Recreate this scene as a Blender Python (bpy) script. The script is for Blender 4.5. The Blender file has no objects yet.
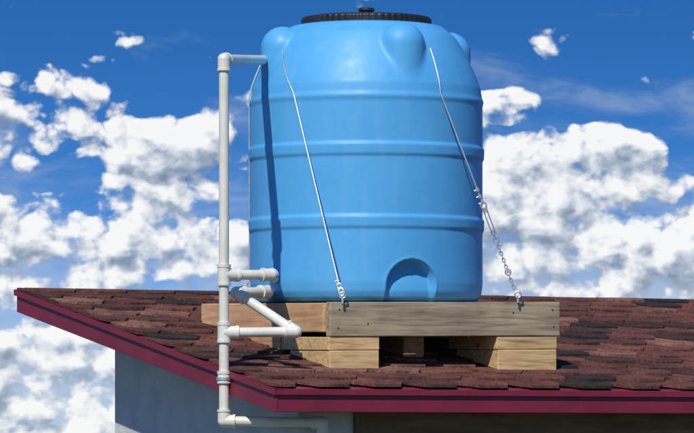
import bpy, bmesh, math, random
import numpy as np
from mathutils import Vector, Matrix
random.seed(7)
S=bpy.context.scene
TH=math.radians(29); c,s=math.cos(TH),math.sin(TH)
CX,CY=-.338,23.44; EYE=2.2
HC=.2752; T=.19; V=2.888; ULEN=7.2
def W(u,v,h): return Vector((CX+c*u-s*v, CY+s*u+c*v, EYE+h))
def roofH(u,v): return HC+T*v

# ---------------- materials ----------------
def new_mat(name):
    m=bpy.data.materials.new(name); m.use_nodes=True
    nt=m.node_tree; b=nt.nodes['Principled BSDF']; return m,nt,b
def N(nt,t,**k):
    n=nt.nodes.new(t)
    for a,v in k.items(): setattr(n,a,v)
    return n
def L(nt,a,b): nt.links.new(a,b)
def ramp(nt,fac,stops):
    r=N(nt,'ShaderNodeValToRGB'); e=r.color_ramp.elements
    while len(e)<len(stops): e.new(.5)
    for i,(p,col) in enumerate(stops): e[i].position=p; e[i].color=(*col,1)
    L(nt,fac,r.inputs[0]); return r.outputs[0]
def noise(nt,vec,scale,detail=6,rough=.55,dist=0,dim='3D'):
    n=N(nt,'ShaderNodeTexNoise'); n.noise_dimensions=dim; n.inputs['Scale'].default_value=scale; n.inputs['Detail'].default_value=detail
    n.inputs['Roughness'].default_value=rough; n.inputs['Distortion'].default_value=dist
    if vec is not None: L(nt,vec,n.inputs['Vector'])
    return n.outputs['Fac']
def frame_vec(nt,scale=(1,1,1)):
    tc=N(nt,'ShaderNodeTexCoord'); m=N(nt,'ShaderNodeMapping'); m.inputs['Rotation'].default_value=(0,0,-TH)
    L(nt,tc.outputs['Object'],m.inputs['Vector'])
    m2=N(nt,'ShaderNodeMapping'); m2.inputs['Scale'].default_value=scale; L(nt,m.outputs[0],m2.inputs['Vector'])
    return m2.outputs[0]
def bump(nt,b,h,st,dist=.005):
    n=N(nt,'ShaderNodeBump'); n.inputs['Strength'].default_value=st; n.inputs['Distance'].default_value=dist
    L(nt,h,n.inputs['Height']); L(nt,n.outputs[0],b.inputs['Normal'])
def simple(name,c1,c2,scale=8,rough=.5,bs=.2,metal=0,detail=6,bd=.004):
    m,nt,b=new_mat(name); v=frame_vec(nt); f=noise(nt,v,scale,detail)
    L(nt,ramp(nt,f,[(.35,c1),(.68,c2)]),b.inputs['Base Color']); b.inputs['Roughness'].default_value=rough; b.inputs['Metallic'].default_value=metal
    if bs: bump(nt,b,noise(nt,v,scale*6,4),bs,bd)
    return m
def wood(name,scale,cols,rough=.75):
    m,nt,b=new_mat(name); v=frame_vec(nt,scale)
    f=noise(nt,v,1.0,8,.6,.6); col=ramp(nt,f,cols)
    v2=frame_vec(nt); f2=noise(nt,v2,5,5)
    mx=N(nt,'ShaderNodeMix',data_type='RGBA',blend_type='MULTIPLY'); mx.inputs[0].default_value=.75
    L(nt,col,mx.inputs[6]); L(nt,ramp(nt,f2,[(.3,(.6,.6,.6)),(.65,(1,1,1))]),mx.inputs[7])
    vo=N(nt,'ShaderNodeTexVoronoi'); vo.inputs['Scale'].default_value=.16
    L(nt,v,vo.inputs['Vector'])
    kn=ramp(nt,vo.outputs['Distance'],[(.06,(.25,.17,.1)),(.12,(1,1,1))])
    m3=N(nt,'ShaderNodeMix',data_type='RGBA',blend_type='MULTIPLY'); m3.inputs[0].default_value=.8
    L(nt,mx.outputs[2],m3.inputs[6]); L(nt,kn,m3.inputs[7])
    L(nt,m3.outputs[2],b.inputs['Base Color']); b.inputs['Roughness'].default_value=rough
    bump(nt,b,f,.6,.004); return m
M_grey=wood('weathered_wood',(3,40,45),[(.28,(.165,.13,.078)),(.5,(.36,.30,.19)),(.75,(.53,.46,.31))])
M_orange=wood('side_wood',(40,3,45),[(.25,(.40,.205,.09)),(.5,(.64,.37,.185)),(.75,(.74,.49,.28))])
M_block=wood('block_wood',(5,40,50),[(.28,(.38,.22,.08)),(.5,(.66,.45,.21)),(.75,(.76,.57,.31))])
M_deck=wood('deck_wood',(3,40,40),[(.25,(.22,.15,.09)),(.5,(.4,.3,.18)),(.75,(.5,.4,.26))])
M_stucco=simple('stucco',(.50,.52,.52),(.62,.64,.63),6,.9,.8,bd=.006)
M_fascia=simple('painted_metal_fascia',(.17,.013,.034),(.215,.017,.043),5,.45,.06)
M_soffit=simple('soffit',(.16,.10,.07),(.22,.15,.1),5,.7,.1)
M_deckroof=simple('roof_underlay',(.02,.012,.012),(.04,.02,.02),20,.9,.3)
M_brown=wood('brown_boards',(3,40,30),[(.25,(.12,.065,.035)),(.5,(.20,.12,.065)),(.75,(.26,.17,.1))])
M_pvc=simple('pvc_pipe',(.64,.625,.54),(.75,.74,.67),9,.38,.03)
M_steel=simple('galvanised_steel',(.55,.56,.57),(.7,.71,.72),30,.4,.1,metal=.7)
M_black=simple('black_plastic',(.012,.013,.015),(.025,.026,.03),9,.42,.1)
M_ground=simple('ground_grass',(.05,.07,.025),(.10,.11,.05),.6,.95,.4,bd=.03)
m,nt,b=new_mat('blue_polyethylene'); M_tank=m
v=frame_vec(nt); f=noise(nt,v,3.0,6)
f2=noise(nt,frame_vec(nt,(9,9,1.2)),1.5,6,.6)
col=ramp(nt,f,[(.3,(.072,.35,.68)),(.7,(.092,.395,.74))])
mx=N(nt,'ShaderNodeMix',data_type='RGBA'); L(nt,ramp(nt,f2,[(.5,(0,0,0)),(.85,(.20,.20,.20))]),mx.inputs[0])
L(nt,col,mx.inputs[6]); mx.inputs[7].default_value=(.36,.5,.6,1); L(nt,mx.outputs[2],b.inputs['Base Color'])
L(nt,ramp(nt,noise(nt,v,14,5),[(.3,(.42,)*3),(.7,(.54,)*3)]),b.inputs['Roughness']); b.inputs['Specular IOR Level'].default_value=.4
bump(nt,b,noise(nt,v,5,4),.25,.006)
m,nt,b=new_mat('asphalt_shingle'); M_sh=m
at=N(nt,'ShaderNodeAttribute',attribute_name='tone'); v=frame_vec(nt)
base=ramp(nt,at.outputs['Fac'],[(0,(.040,.030,.028)),(.25,(.100,.046,.038)),(.7,(.185,.072,.055)),(1,(.27,.135,.105))])
g=noise(nt,v,75,5,.8); g2=noise(nt,v,7,6,.65)
mx=N(nt,'ShaderNodeMix',data_type='RGBA',blend_type='MULTIPLY'); mx.inputs[0].default_value=1
L(nt,base,mx.inputs[6]); L(nt,ramp(nt,g,[(.34,(.30,.28,.28)),(.66,(1.7,1.7,1.65))]),mx.inputs[7])
m3=N(nt,'ShaderNodeMix',data_type='RGBA',blend_type='MULTIPLY'); m3.inputs[0].default_value=1
L(nt,mx.outputs[2],m3.inputs[6]); L(nt,ramp(nt,g2,[(.35,(.55,.56,.58)),(.7,(1.25,1.22,1.2))]),m3.inputs[7])
L(nt,m3.outputs[2],b.inputs['Base Color']); b.inputs['Roughness'].default_value=.95; b.inputs['Specular IOR Level'].default_value=.2
bump(nt,b,g,.9,.005)

# ---------------- helpers ----------------
def empty(name,loc):
    o=bpy.data.objects.new(name,None); o.location=loc; o.empty_display_size=.2; S.collection.objects.link(o); return o
def obj(name,bm,mat,parent=None,bev=0,smooth=False):
    me=bpy.data.meshes.new(name); bmesh.ops.recalc_face_normals(bm,faces=bm.faces); bm.to_mesh(me); bm.free()
    o=bpy.data.objects.new(name,me); S.collection.objects.link(o); me.materials.append(mat)
    if parent: o.parent=parent; o.matrix_parent_inverse=Matrix.Translation(-parent.location)
    if smooth:
        for p in me.polygons: p.use_smooth=True
    if bev:
        md=o.modifiers.new('b','BEVEL'); md.width=bev; md.segments=2; md.limit_method='ANGLE'
    return o
def slab_bm(bm,u0,u1,v0,v1,hb,ht):
    F=lambda h,u,v: h(u,v) if callable(h) else h
    P=[(u0,v0),(u1,v0),(u1,v1),(u0,v1)]
    lo=[bm.verts.new(W(u,v,F(hb,u,v))) for u,v in P]; hi=[bm.verts.new(W(u,v,F(ht,u,v))) for u,v in P]
    bm.faces.new(lo[::-1]); bm.faces.new(hi)
    for i in range(4): j=(i+1)%4; bm.faces.new([lo[i],lo[j],hi[j],hi[i]])
def slab(name,u0,u1,v0,v1,hb,ht,mat,parent,bev=.004):
    bm=bmesh.new(); slab_bm(bm,u0,u1,v0,v1,hb,ht); return obj(name,bm,mat,parent,bev)
def cyl(bm,a,b,r,r2=None,seg=24,cap=True):
    a=Vector(a); b=Vector(b); d=b-a; q=d.to_track_quat('Z','Y').to_matrix().to_4x4()
    bmesh.ops.create_cone(bm,cap_ends=cap,segments=seg,radius1=r,radius2=r if r2 is None else r2,depth=d.length,matrix=Matrix.Translation((a+b)/2)@q)
def sph(bm,p,r): bmesh.ops.create_uvsphere(bm,u_segments=20,v_segments=12,radius=r,matrix=Matrix.Translation(p))
def torus(bm,ctr,mat3,R,r,sx=1,seg=18,ss=8):
    vs=[]
    for i in range(seg):
        a=2*math.pi*i/seg; row=[]
        for j in range(ss):
            t=2*math.pi*j/ss; x=(R+r*math.cos(t))*math.cos(a)*sx; y=(R+r*math.cos(t))*math.sin(a); z=r*math.sin(t)
            row.append(bm.verts.new(Vector(ctr)+mat3@Vector((x,y,z))))
        vs.append(row)
    for i in range(seg):
        for j in range(ss):
            bm.faces.new([vs[i][j],vs[(i+1)%seg][j],vs[(i+1)%seg][(j+1)%ss],vs[i][(j+1)%ss]])

# ---------------- ground ----------------
bm=bmesh.new(); R=4000
vs=[bm.verts.new((x,y,-.02)) for x,y in((-R,-R),(R,-R),(R,R),(-R,R))]; bm.faces.new(vs); obj('ground',bm,M_ground)

# ---------------- house ----------------
house=empty('house',W(3,1.5,-EYE))
O=.28
wallv0,wallv1,wu1=.30,2.334,6.8
bm=bmesh.new(); slab_bm(bm,O,wu1,wallv0,wallv1,-EYE,lambda u,v: roofH(u,v)-.10); obj('walls',bm,M_stucco,house)
bm=bmesh.new()
for k in range(12):
    h1=.19-.15*k; slab_bm(bm,.61,wu1-.1,wallv0-.028,wallv0-.002,h1-.143,h1)
obj('board_cladding',bm,M_brown,house,.004)
slab('cladding_trim',.585,.608,wallv0-.034,wallv0-.001,-1.8,.20,M_brown,house,.003)
slab('roof_deck',.0,ULEN,.0,V,lambda u,v: roofH(u,v)-.030,lambda u,v: roofH(u,v)-.004,M_deckroof,house,0)
slab('soffit',.0,ULEN,.0,V,lambda u,v: roofH(u,v)-.098,lambda u,v: roofH(u,v)-.085,M_soffit,house,0)
fd=.116
slab('rake_fascia',-.022,-.001,-.022,V+.02,lambda u,v: roofH(u,v)-fd,lambda u,v: roofH(u,v)-.002,M_fascia,house,.003)
slab('rake_drip_edge',-.034,.03,-.034,V+.03,lambda u,v: roofH(u,v)-.000,lambda u,v: roofH(u,v)+.004,M_fascia,house,.001)
slab('rake_drip_lip',-.036,-.0225,-.034,V+.03,lambda u,v: roofH(u,v)-.028,lambda u,v: roofH(u,v)-.0005,M_fascia,house,.002)
slab('eave_fascia',0.0,ULEN,-.022,-.001,lambda u,v: roofH(u,0)-fd,lambda u,v: roofH(u,0)-.006,M_fascia,house,.003)
slab('eave_drip_lip',-.02,ULEN,-.038,-.0225,lambda u,v: roofH(u,0)-.034,lambda u,v: roofH(u,0)-.008,M_fascia,house,.002)
slab('eave_drip_edge',.031,ULEN,-.038,.03,lambda u,v: roofH(u,v)-.003,lambda u,v: roofH(u,v)+.002,M_fascia,house,.001)
slab('end_fascia',ULEN,ULEN+.02,-.02,V,lambda u,v: roofH(u,v)-fd,lambda u,v: roofH(u,v)+.0,M_fascia,house,.003)
slab('rear_fascia',0,ULEN,V+.001,V+.02,lambda u,v: roofH(u,V)-fd,lambda u,v: roofH(u,V)+.004,M_fascia,house,.003)
bm=bmesh.new(); tones=[]
ex=.185; w=.30; rows=int(V/ex)+1
for i in range(rows):
    v0=-.036+i*ex; off=(i%2)*w/2+random.uniform(-.012,.012)
    n=int(ULEN/w)+3
    for k in range(-1,n):
        uc=off+k*w; g=.005; ch=random.uniform(.058,.080); up=ex*random.uniform(.53,.62)
        jit=random.uniform(-.006,.006); th=.010+random.uniform(0,.005)
        pts=[(uc-w/2+g,v0+up),(uc-w/2+ch,v0+jit),(uc+w/2-ch,v0+jit),(uc+w/2-g,v0+up),(uc+w/2-g,v0+ex*1.75),(uc-w/2+g,v0+ex*1.75)]
        pts=[(min(max(a,-.03),ULEN),min(b_,V)) for a,b_ in pts]
        if max(p[0] for p in pts)-min(p[0] for p in pts)<.02 or max(p[1] for p in pts)-min(p[1] for p in pts)<.03: continue
        lift=random.uniform(0,.004)
        def hh(v): return .005+(th+lift+.006)*(1-(v-v0)/(1.75*ex))
        top=[bm.verts.new(W(a,b_,roofH(a,b_)+hh(b_)+.003)) for a,b_ in pts]
        bot=[bm.verts.new(W(a,b_,roofH(a,b_)+max(hh(b_)-.011,.0045))) for a,b_ in pts]
        t=min(1,max(0,random.gauss(.45,.32)))
        try:
            fs=[bm.faces.new(top)]+[bm.faces.new([top[j],bot[j],bot[(j+1)%6],top[(j+1)%6]]) for j in range(6)]
        except ValueError: continue
        tones+= [t]*7
me=bpy.data.meshes.new('shingles'); bm.normal_update(); bm.to_mesh(me); bm.free()
at=me.attributes.new('tone','FLOAT','FACE'); at.data.foreach_set('value',tones[:len(me.polygons)])
o=bpy.data.objects.new('shingles',me); S.collection.objects.link(o); me.materials.append(M_sh); o.parent=house; o.matrix_parent_inverse=Matrix.Translation(-house.location)

# ---------------- platform ----------------
U0,V0=.542,.454; PL,PW=1.338,1.374
plat=empty('wooden_platform',W(U0+PL/2,V0+PW/2,.6))
tilt=lambda u,v: .014*(u-U0)+.022*(v-V0)
def pt(h): return lambda u,v: h+tilt(u,v)
rt=lambda u,v: roofH(u,v)+.016
slab('front_beam',U0,U0+PL,V0,V0+.045,pt(.538),pt(.710),M_grey,plat,.005)
slab('side_beam',U0-.012,U0+.04,V0+.047,V0+PW,pt(.560),pt(.706),M_orange,plat,.005)
slab('side_beam_far',U0+PL-.05,U0+PL-.005,V0+.047,V0+PW,pt(.538),pt(.706),M_orange,plat,.005)
slab('back_beam',U0+.042,U0+PL-.052,V0+PW-.045,V0+PW,pt(.56),pt(.70),M_orange,plat,.004)
for k in range(9):
    a=V0+.055+k*.142; slab('deck_board_%d'%(k+1),U0+.042,U0+PL-.052,a,a+.128,pt(.683),pt(.7055),M_deck,plat,.003)
for nm,a,b_ in(('left',U0-.004,U0+.285),('right',U0+PL-.37,U0+PL-.015)):
    slab('bearer_cap_'+nm,a,b_,V0+.006,V0+.50,pt(.470),pt(.536),M_block,plat,.004)
    slab('bearer_block_'+nm,a+.004,b_-.004,V0+.002,V0+.42,rt,pt(.468),M_block,plat,.005)
    slab('bearer_rear_'+nm,a,b_,V0+.93,V0+PW-.05,rt,pt(.557 if nm=='left' else .536),M_orange,plat,.005)
slab('side_packer',U0-.01,U0+.04,V0+.51,V0+.925,rt,pt(.558),M_orange,plat,.004)
slab('middle_bearer',U0+.62,U0+.74,V0+.35,V0+PW-.05,rt,pt(.68),M_orange,plat,.004)
bm=bmesh.new()
for du,hh_ in ((.045,.58),(.052,.672),(.215,.60),(1.06,.655),(1.30,.585),(1.292,.67)):
    p=W(U0+du,V0,hh_+tilt(U0+du,V0)); n_=Vector((s,-c,0)); cyl(bm,p-n_*.002,p+n_*.002,.0042,seg=10)
obj('nail_heads',bm,M_black,plat)

# ---------------- tank ----------------
tc=W(1.139,1.152,0); tcx,tcy=tc.x,tc.y
tank=empty('water_tank',(tcx,tcy,EYE+.72))
prof=[(.500,.722),(.545,.726),(.575,.742),(.592,.775),(.598,.82)]
def rib(h): return [(.598,h-.036),(.6055,h-.030),(.6075,h+.022),(.6045,h+.028),(.598,h+.032)]
prof=prof+rib(1.128)+rib(1.495)+[(.598,1.742),(.603,1.752),(.603,1.768),(.596,1.778),(.588,1.83),(.570,1.88),(.545,1.94),(.515,2.0),(.488,2.05),(.462,2.09),(.445,2.108),(.425,2.122),(.412,2.132),(.403,2.142),(.392,2.150),(.345,2.158),(.330,2.160)]
pp=[]
for (r0,h0),(r1,h1) in zip(prof[:-1],prof[1:]):
    d=math.hypot(r1-r0,h1-h0); k=max(1,int(d/.007))
    for i in range(k): pp.append((r0+(r1-r0)*i/k,h0+(h1-h0)*i/k))
pp.append(prof[-1]); pp=np.array(pp)
q=pp.copy(); q[1:-1]=(pp[:-2]+2*pp[1:-1]+pp[2:])/4; pp=q
NA=540; az=np.arange(NA)*2*np.pi/NA
A0=math.radians(22.5)
def sst(x): x=np.clip(x,0,1); return x*x*(3-2*x)
ts=np.linspace(.05,1.05,401)
HO=1.75
rows_v=[]
for r,h in pp:
    ho=min(h,HO); dr,dh=r,h-ho; tb=math.hypot(dr,dh); dr/=tb; dh/=tb
    rad=np.full(NA,tb)
    if h>1.76:
        tt=ts[None,:]*.78; hor=dr*tt; hz=ho+dh*tt
        f=tt-tb+0*az[:,None]
        for k in range(4):
            a=A0+k*math.pi/2; da=az[:,None]-a
            x=hor*np.cos(da); y=hor*np.sin(da)
            ax,ah,bx,bh=.466,1.6,.464,2.028; ex_,eh=bx-ax,bh-ah
            q=np.clip(((x-ax)*ex_+(hz-ah)*eh)/(ex_**2+eh**2),0,1)
            d=np.sqrt((x-ax-q*ex_)**2+(y*.95)**2+(hz-ah-q*eh)**2)-.111
            kk=.016; hmix=np.clip(.5+.5*(d-f)/kk,0,1)
            f=d*(1-hmix)+f*hmix-kk*hmix*(1-hmix)
        ins=f<0
        idx=ins.shape[1]-1-np.argmax(ins[:,::-1],axis=1)
        idx=np.clip(idx,0,len(ts)-2); ar=np.arange(NA); f0=f[ar,idx]; f1=f[ar,idx+1]
        rad=tt[0,idx]+(tt[0,idx+1]-tt[0,idx])*(-f0/(f1-f0+1e-9))
    if h<1.0:
        for k in (0,2):
            da=(az-(A0+k*math.pi/2)+np.pi)%(2*np.pi)-np.pi
            y=r*np.sin(da); ok=np.abs(da)<1
            hw=.138; yb=.80
            dd=np.where(h>yb,hw-np.hypot(y,(h-yb)*1.0),hw-np.abs(y))
            lip=np.exp(-(dd/.010)**2)*.004
            rad=rad-np.where(ok,(.030+.035*sst((h-.72)/.2))*sst(dd/.016)-lip,0)
    rows_v.append((dr*rad,ho+dh*rad))
bm=bmesh.new(); grid=[]
for rr,hz in rows_v:
    hz=np.broadcast_to(hz,(NA,))
    grid.append([bm.verts.new((tcx+rr[j]*math.sin(az[j]),tcy-rr[j]*math.cos(az[j]),EYE+hz[j])) for j in range(NA)])
for i in range(len(grid)-1):
    for j in range(NA):
        k=(j+1)%NA; bm.faces.new([grid[i][j],grid[i][k],grid[i+1][k],grid[i+1][j]])
bm.faces.new(grid[0][::-1]); bm.faces.new(grid[-1])
obj('tank_body',bm,M_tank,tank,0,True)
def lathe(name,pr,mat,parent,seg=96,knurl=0):
    bm=bmesh.new(); g=[]
    for r,h in pr:
        g.append([bm.verts.new((tcx+(r+(knurl if (j%4<2 and r>.3) else 0))*math.sin(2*math.pi*j/seg),tcy-(r+(knurl if (j%4<2 and r>.3) else 0))*math.cos(2*math.pi*j/seg),EYE+h)) for j in range(seg)])
    for i in range(len(g)-1):
        for j in range(seg): bm.faces.new([g[i][j],g[i][(j+1)%seg],g[i+1][(j+1)%seg],g[i+1][j]])
    bm.faces.new(g[0][::-1]); bm.faces.new(g[-1]); return obj(name,bm,mat,parent,.002)
lathe('lid',[(.325,2.155),(.333,2.160),(.333,2.188),(.326,2.198),(.30,2.203),(.27,2.200),(.25,2.205),(.12,2.211),(.10,2.211)],M_black,tank,240,.003)
lathe('lid_vent',[(.075,2.209),(.075,2.220),(.034,2.223),(.034,2.232),(.042,2.234),(.042,2.246),(.030,2.251)],M_black,tank,32)

# ---------------- pipes ----------------
PR=.0245; FR=.0315
def pipe(name,pts,parent,r=PR):
    bm=bmesh.new(); pts=[Vector(p) for p in pts]
    for a,b_ in zip(pts[:-1],pts[1:]): cyl(bm,a,b_,r)
    for i,p in enumerate(pts):
        if 0<i<len(pts)-1:
            sph(bm,p,FR)
            for q in(pts[i-1],pts[i+1]):
                d=(q-p).normalized(); cyl(bm,p,p+d*.052,FR*.98); cyl(bm,p+d*.044,p+d*.056,FR*1.08)
    return obj(name,bm,M_pvc,parent,0,False)
def shade_auto(o,ang=40):
    me=o.data
    for p in me.polygons: p.use_smooth=True
    me.set_sharp_from_angle(angle=math.radians(ang))
E=EYE
px,py=-.6036,23.82
pipes=empty('water_pipe',(px,py,E))
ps=[]
ps.append(pipe('overflow_riser',[(-.42,24.79,E+1.965),(px,py,E+1.892),(px,py,E+.118),(-.118,23.795,E+.108),(-.118,23.795,0)],pipes))
ps.append(pipe('upper_branch',[(px,py,E+.834),(-.372,23.945,E+.840),(-.372,24.66,E+.845)],pipes))
ps.append(pipe('outlet_branch',[(-.40,24.80,E+.765),(-.40,24.2,E+.765),(-.545,23.99,E+.752),(-.252,23.85,E+.556),(px,py,E+.552)],pipes))
def fitting(name,pts,r):
    bm=bmesh.new()
    for a,b_ in pts: cyl(bm,a,b_,r); 
    for a,b_ in pts:
        a=Vector(a);b_=Vector(b_);d=(b_-a).normalized(); cyl(bm,a-d*.003,a+d*.012,r*1.08); cyl(bm,b_-d*.012,b_+d*.003,r*1.08)
    o=obj(name,bm,M_pvc,pipes); ps.append(o)
fitting('tee_upper',[((px,py,E+.785),(px,py,E+.883)),((px,py,E+.834),(px+.07,py+.038,E+.836))],FR)
fitting('tee_lower',[((px,py,E+.505),(px,py,E+.599)),((px,py,E+.552),(px+.07,py+.006,E+.553))],FR)
fitting('coupling',[((px,py,E+.305),(px,py,E+.36))],FR)
for o in ps: shade_auto(o)
bm=bmesh.new(); cyl(bm,(px,py,E+.318),(px,py,E+.332),FR*1.2); d=Vector((c,s,0)); cyl(bm,Vector((px,py,E+.325)),Vector((px,py,E+.325))+d*.05,.008)
obj('pipe_clamp',bm,M_steel,pipes)

# ---------------- tie-down cables ----------------
def tri(d):
    d=d.normalized(); y=d.cross(Vector((0,1,.2))).normalized(); z=d.cross(y); return Matrix((d,y,z)).transposed()
def wire(name,pts,parent,r=.004):
    cu=bpy.data.curves.new(name,'CURVE'); cu.dimensions='3D'; cu.bevel_depth=r; cu.bevel_resolution=3
    sp=cu.splines.new('POLY'); sp.points.add(len(pts)-1)
    for p,q in zip(sp.points,pts): p.co=(*q,1)
    o=bpy.data.objects.new(name,cu); S.collection.objects.link(o); cu.materials.append(M_steel); o.parent=parent; o.matrix_parent_inverse=Matrix.Translation(-parent.location); return o
def profR(h):
    hs_=[p[1] for p in prof]; rs_=[p[0] for p in prof]; return float(np.interp(h,hs_,rs_))
def tie(start,contact,eye,hw_len,chain):
    e=empty('tie_down_cable',eye)
    st,co,ey=Vector(start),Vector(contact),Vector(eye)
    d=(co-ey).normalized(); top=ey+d*hw_len
    pts=[]
    for i in range(9):
        p=st.lerp(co,i/8); a=Vector((p.x-tcx,p.y-tcy,0)); 
        rr=profR(p.z-EYE)+.008
        a=a.normalized()*rr; pts.append(Vector((tcx+a.x,tcy+a.y,p.z)))
    pts.append(top)
    wire('wire',pts,e)
    bm=bmesh.new(); m3=tri(d)
    cyl(bm,ey-Vector((0,0,.02)),ey+Vector((0,0,.012)),.006,seg=12)
    torus(bm,ey+Vector((0,0,.022)),Matrix(((1,0,0),(0,0,1),(0,1,0))),.015,.0045)
    if chain:
        for k in (0,.035,.07): 
            p=top+d*k; cyl(bm,p-d*.009,p+d*.009,.009,seg=10); cyl(bm,p,p+m3.col[1]*.018,.0035,seg=8)
        torus(bm,top-d*.016,m3,.014,.0045,1.3)
        a=top-d*.035; L1=.13
        for sg in(-1,1): cyl(bm,a+m3.col[1]*.009*sg,a-d*L1+m3.col[1]*.009*sg,.0036,seg=8)
        cyl(bm,a+d*.008,a-d*.018,.012,seg=12); cyl(bm,a-d*(L1-.018),a-d*(L1+.008),.012,seg=12)
        p=a-d*(L1+.02); i=0
        while (p-ey).length>.05 and i<40:
            mm=m3 if i%2 else Matrix((m3.col[0],m3.col[2],-m3.col[1])).transposed()
            torus(bm,p,mm,.0075,.0026,1.5,12,6); p=p-d*.018; i+=1
        for k in (.28,.62):
            q=ey+d*hw_len*k; torus(bm,q,m3,.013,.004,1.2)
    else:
        p=top+d*.02; cyl(bm,p-d*.008,p+d*.008,.008,seg=10); cyl(bm,p,p+m3.col[1]*.014,.003,seg=8)
        torus(bm,top-d*.010,m3,.011,.004,1.3)
        torus(bm,ey+Vector((0,0,.022))+(top-d*.022-ey-Vector((0,0,.022)))*.5,m3,.012,.004,1.7)
    o=obj('cable_fittings',bm,M_steel,e); shade_auto(o)
tie((-.345,24.72,E+2.03),(-.275,24.512,E+1.775),(-.022,24.108,E+.722),.085,False)
tie((.37,24.66,E+2.01),(.480,24.515,E+1.775),(.866,24.60,E+.740),.52,True)
tie((-.44,24.95,E+1.98),(-.512,24.93,E+1.775),(-.50,25.00,E+.74),.10,False)

# ---------------- sun, sky ----------------
el=math.radians(46); ax_,ay_=-.30,-.955; nn=math.hypot(ax_,ay_); ax_/=nn; ay_/=nn
sd=Vector((ax_*math.cos(el),ay_*math.cos(el),math.sin(el)))
sl=bpy.data.lights.new('sun','SUN'); sl.energy=4.0; sl.angle=math.radians(.55); sl.color=(1,.95,.875)
so=bpy.data.objects.new('sun',sl); so.rotation_euler=sd.to_track_quat('Z','Y').to_euler(); so.location=(-10,5,20); S.collection.objects.link(so)

wd=bpy.data.worlds.new('World'); S.world=wd; wd.use_nodes=True; nt=wd.node_tree; nt.nodes.clear()
wd.cycles.sampling_method='MANUAL'; wd.cycles.sample_map_resolution=512
tcn=N(nt,'ShaderNodeTexCoord'); sep=N(nt,'ShaderNodeSeparateXYZ'); L(nt,tcn.outputs['Generated'],sep.inputs[0])
def mt(op,a,b_=None,c_=None,clamp=False):
    n=N(nt,'ShaderNodeMath',operation=op); n.use_clamp=clamp
    for i,x in enumerate((a,b_,c_)):
        if x is None: continue
        if isinstance(x,(int,float)): n.inputs[i].default_value=x
        else: L(nt,x,n.inputs[i])
    return n.outputs[0]
X,Y,Z=sep.outputs
cmb=N(nt,'ShaderNodeCombineXYZ'); L(nt,X,cmb.inputs[0]); L(nt,Y,cmb.inputs[1]); L(nt,mt('MULTIPLY_ADD',mt('MAXIMUM',Z,0.0),6.5,.07),cmb.inputs[2])
nv=N(nt,'ShaderNodeVectorMath',operation='NORMALIZE'); L(nt,cmb.outputs[0],nv.inputs[0])
sky=N(nt,'ShaderNodeTexSky',sky_type='NISHITA'); sky.sun_disc=False; sky.sun_elevation=el; sky.sun_rotation=math.atan2(ax_,ay_); sky.air_density=1.0; sky.dust_density=.3; sky.ozone_density=2.5
L(nt,nv.outputs[0],sky.inputs[0])
hs=N(nt,'ShaderNodeHueSaturation'); hs.inputs['Saturation'].default_value=1.38; hs.inputs['Value'].default_value=1.5; hs.inputs['Hue'].default_value=.508; L(nt,sky.outputs[0],hs.inputs['Color'])
bg=N(nt,'ShaderNodeBackground'); bg.inputs[1].default_value=.10; L(nt,hs.outputs[0],bg.inputs[0])
U=mt('MULTIPLY_ADD',mt('ARCTAN2',X,Y),48.55,3.47)
Vv=mt('SUBTRACT',4.45,mt('MULTIPLY',mt('ARCSINE',Z),48.55))
blobs=[(.30,1.2,1.0,.50,1.2),(1.75,1.65,.75,.5,1.2),(1.5,.36,.8,.13,.42),(.8,2.4,1.7,.5,1.3),
(.5,2.95,1.5,.22,.8),(.4,3.95,1.8,.75,1.1),(5.05,1.08,.42,.20,1.1),(5.75,1.75,1.1,.50,1.5),(6.6,2.2,.9,.5,1.3),(5.8,2.4,1.8,.66,1.4),(5.95,2.9,1.1,.24,1.3),
(9.5,2.0,2,.8,1),(-3,2.2,2,1,1)]
def density(U,Vv,det):
    v=N(nt,'ShaderNodeCombineXYZ'); L(nt,U,v.inputs[0]); L(nt,mt('MULTIPLY',Vv,1.3),v.inputs[1])
    n1=noise(nt,v.outputs[0],.95,det,.55,0,'2D')
    w=N(nt,'ShaderNodeTexNoise',noise_dimensions='2D'); w.inputs['Scale'].default_value=2.0; w.inputs['Detail'].default_value=4; L(nt,v.outputs[0],w.inputs['Vector'])
    wa=N(nt,'ShaderNodeVectorMath',operation='MULTIPLY_ADD'); L(nt,w.outputs['Color'],wa.inputs[0]); wa.inputs[1].default_value=(.35,.35,0); L(nt,v.outputs[0],wa.inputs[2])
    vo=N(nt,'ShaderNodeTexVoronoi',voronoi_dimensions='2D'); vo.feature='F1'; vo.inputs['Scale'].default_value=2.4; vo.inputs['Detail'].default_value=2; vo.inputs['Roughness'].default_value=.5
    L(nt,wa.outputs[0],vo.inputs['Vector'])
    n=mt('ADD',mt('MULTIPLY',n1,.74),mt('MULTIPLY',mt('SUBTRACT',.45,vo.outputs['Distance']),.25))
    m=None
    for u0,v0,su,sv,wt in blobs:
        a=mt('MULTIPLY_ADD',U,1/(su*1.2),-u0/(su*1.2)); b2=mt('MULTIPLY_ADD',Vv,1/(sv*1.25),-v0/(sv*1.25))
        r2=mt('MULTIPLY_ADD',b2,b2,mt('MULTIPLY',a,a))
        g=mt('MULTIPLY',mt('MAXIMUM',mt('SUBTRACT',1.0,r2),0.0),wt)
        m=g if m is None else mt('SMOOTH_MAX',m,g,.25)
    m=mt('MINIMUM',mt('MULTIPLY',m,1.7),mt('MULTIPLY_ADD',m,.30,.80))
    return mt('ADD',mt('SUBTRACT',n,.57),mt('MULTIPLY',m,.36)),m
d0,mk=density(U,Vv,8)
d1,_=density(mt('SUBTRACT',U,.09),mt('SUBTRACT',Vv,.15),5)
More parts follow.
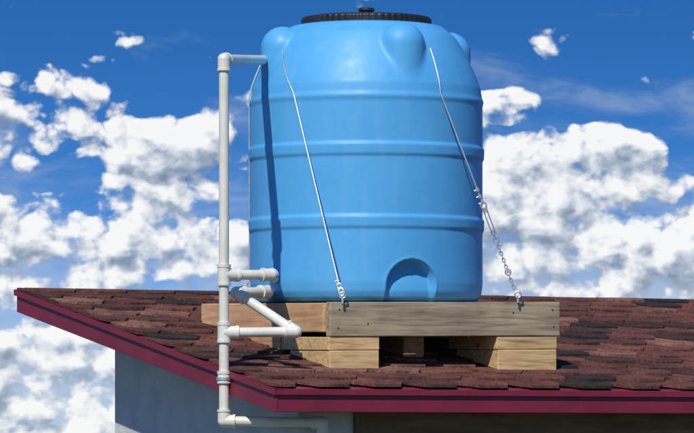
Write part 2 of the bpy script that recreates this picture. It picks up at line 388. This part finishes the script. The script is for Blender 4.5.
al=N(nt,'ShaderNodeMapRange',interpolation_type='SMOOTHSTEP'); L(nt,d0,al.inputs[0]); al.inputs[1].default_value=-.045; al.inputs[2].default_value=.075
sh=mt('ADD',.66,mt('MULTIPLY',mt('SUBTRACT',d0,d1),3.4),clamp=True)
cc=ramp(nt,sh,[(0,(.24,.31,.44)),(.35,(.42,.49,.60)),(.68,(.76,.80,.86)),(.95,(.98,.98,.98))])
bg2=N(nt,'ShaderNodeBackground'); bg2.inputs[1].default_value=.97; L(nt,cc,bg2.inputs[0])
# thin hazy veil between the cumulus, denser lower in the sky
vv=N(nt,'ShaderNodeCombineXYZ'); L(nt,mt('MULTIPLY',U,.6),vv.inputs[0]); L(nt,mt('MULTIPLY',Vv,1.8),vv.inputs[1])
nv2=noise(nt,vv.outputs[0],.9,6,.6,.4,'2D')
veil=N(nt,'ShaderNodeMapRange',interpolation_type='SMOOTHSTEP'); veil.inputs[1].default_value=.47; veil.inputs[2].default_value=.92; veil.inputs[4].default_value=.8
L(nt,mt('ADD',mt('MULTIPLY',nv2,.75),mt('MULTIPLY',mt('MINIMUM',mt('MAXIMUM',Vv,0.0),4.0),.13)),veil.inputs[0])
bg3=N(nt,'ShaderNodeBackground'); bg3.inputs[0].default_value=(.50,.60,.75,1); bg3.inputs[1].default_value=.9
mv=N(nt,'ShaderNodeMixShader'); L(nt,veil.outputs[0],mv.inputs[0]); L(nt,bg.outputs[0],mv.inputs[1]); L(nt,bg3.outputs[0],mv.inputs[2])
mxs=N(nt,'ShaderNodeMixShader'); L(nt,mt('MULTIPLY',al.outputs[0],.97),mxs.inputs[0]); L(nt,mv.outputs[0],mxs.inputs[1]); L(nt,bg2.outputs[0],mxs.inputs[2])
out=N(nt,'ShaderNodeOutputWorld'); L(nt,mxs.outputs[0],out.inputs[0])

# ---------------- camera ----------------
cd=bpy.data.cameras.new('camera'); cd.sensor_width=36; cd.lens=4855/694*36; cd.shift_y=(445-216.5)/694; cd.clip_end=10000; cd.clip_start=.1
co=bpy.data.objects.new('camera',cd); co.location=(0,0,EYE); co.rotation_euler=(math.pi/2,0,0); S.collection.objects.link(co); S.camera=co
S.view_settings.view_transform='Standard'; S.view_settings.look='None'; S.view_settings.exposure=0
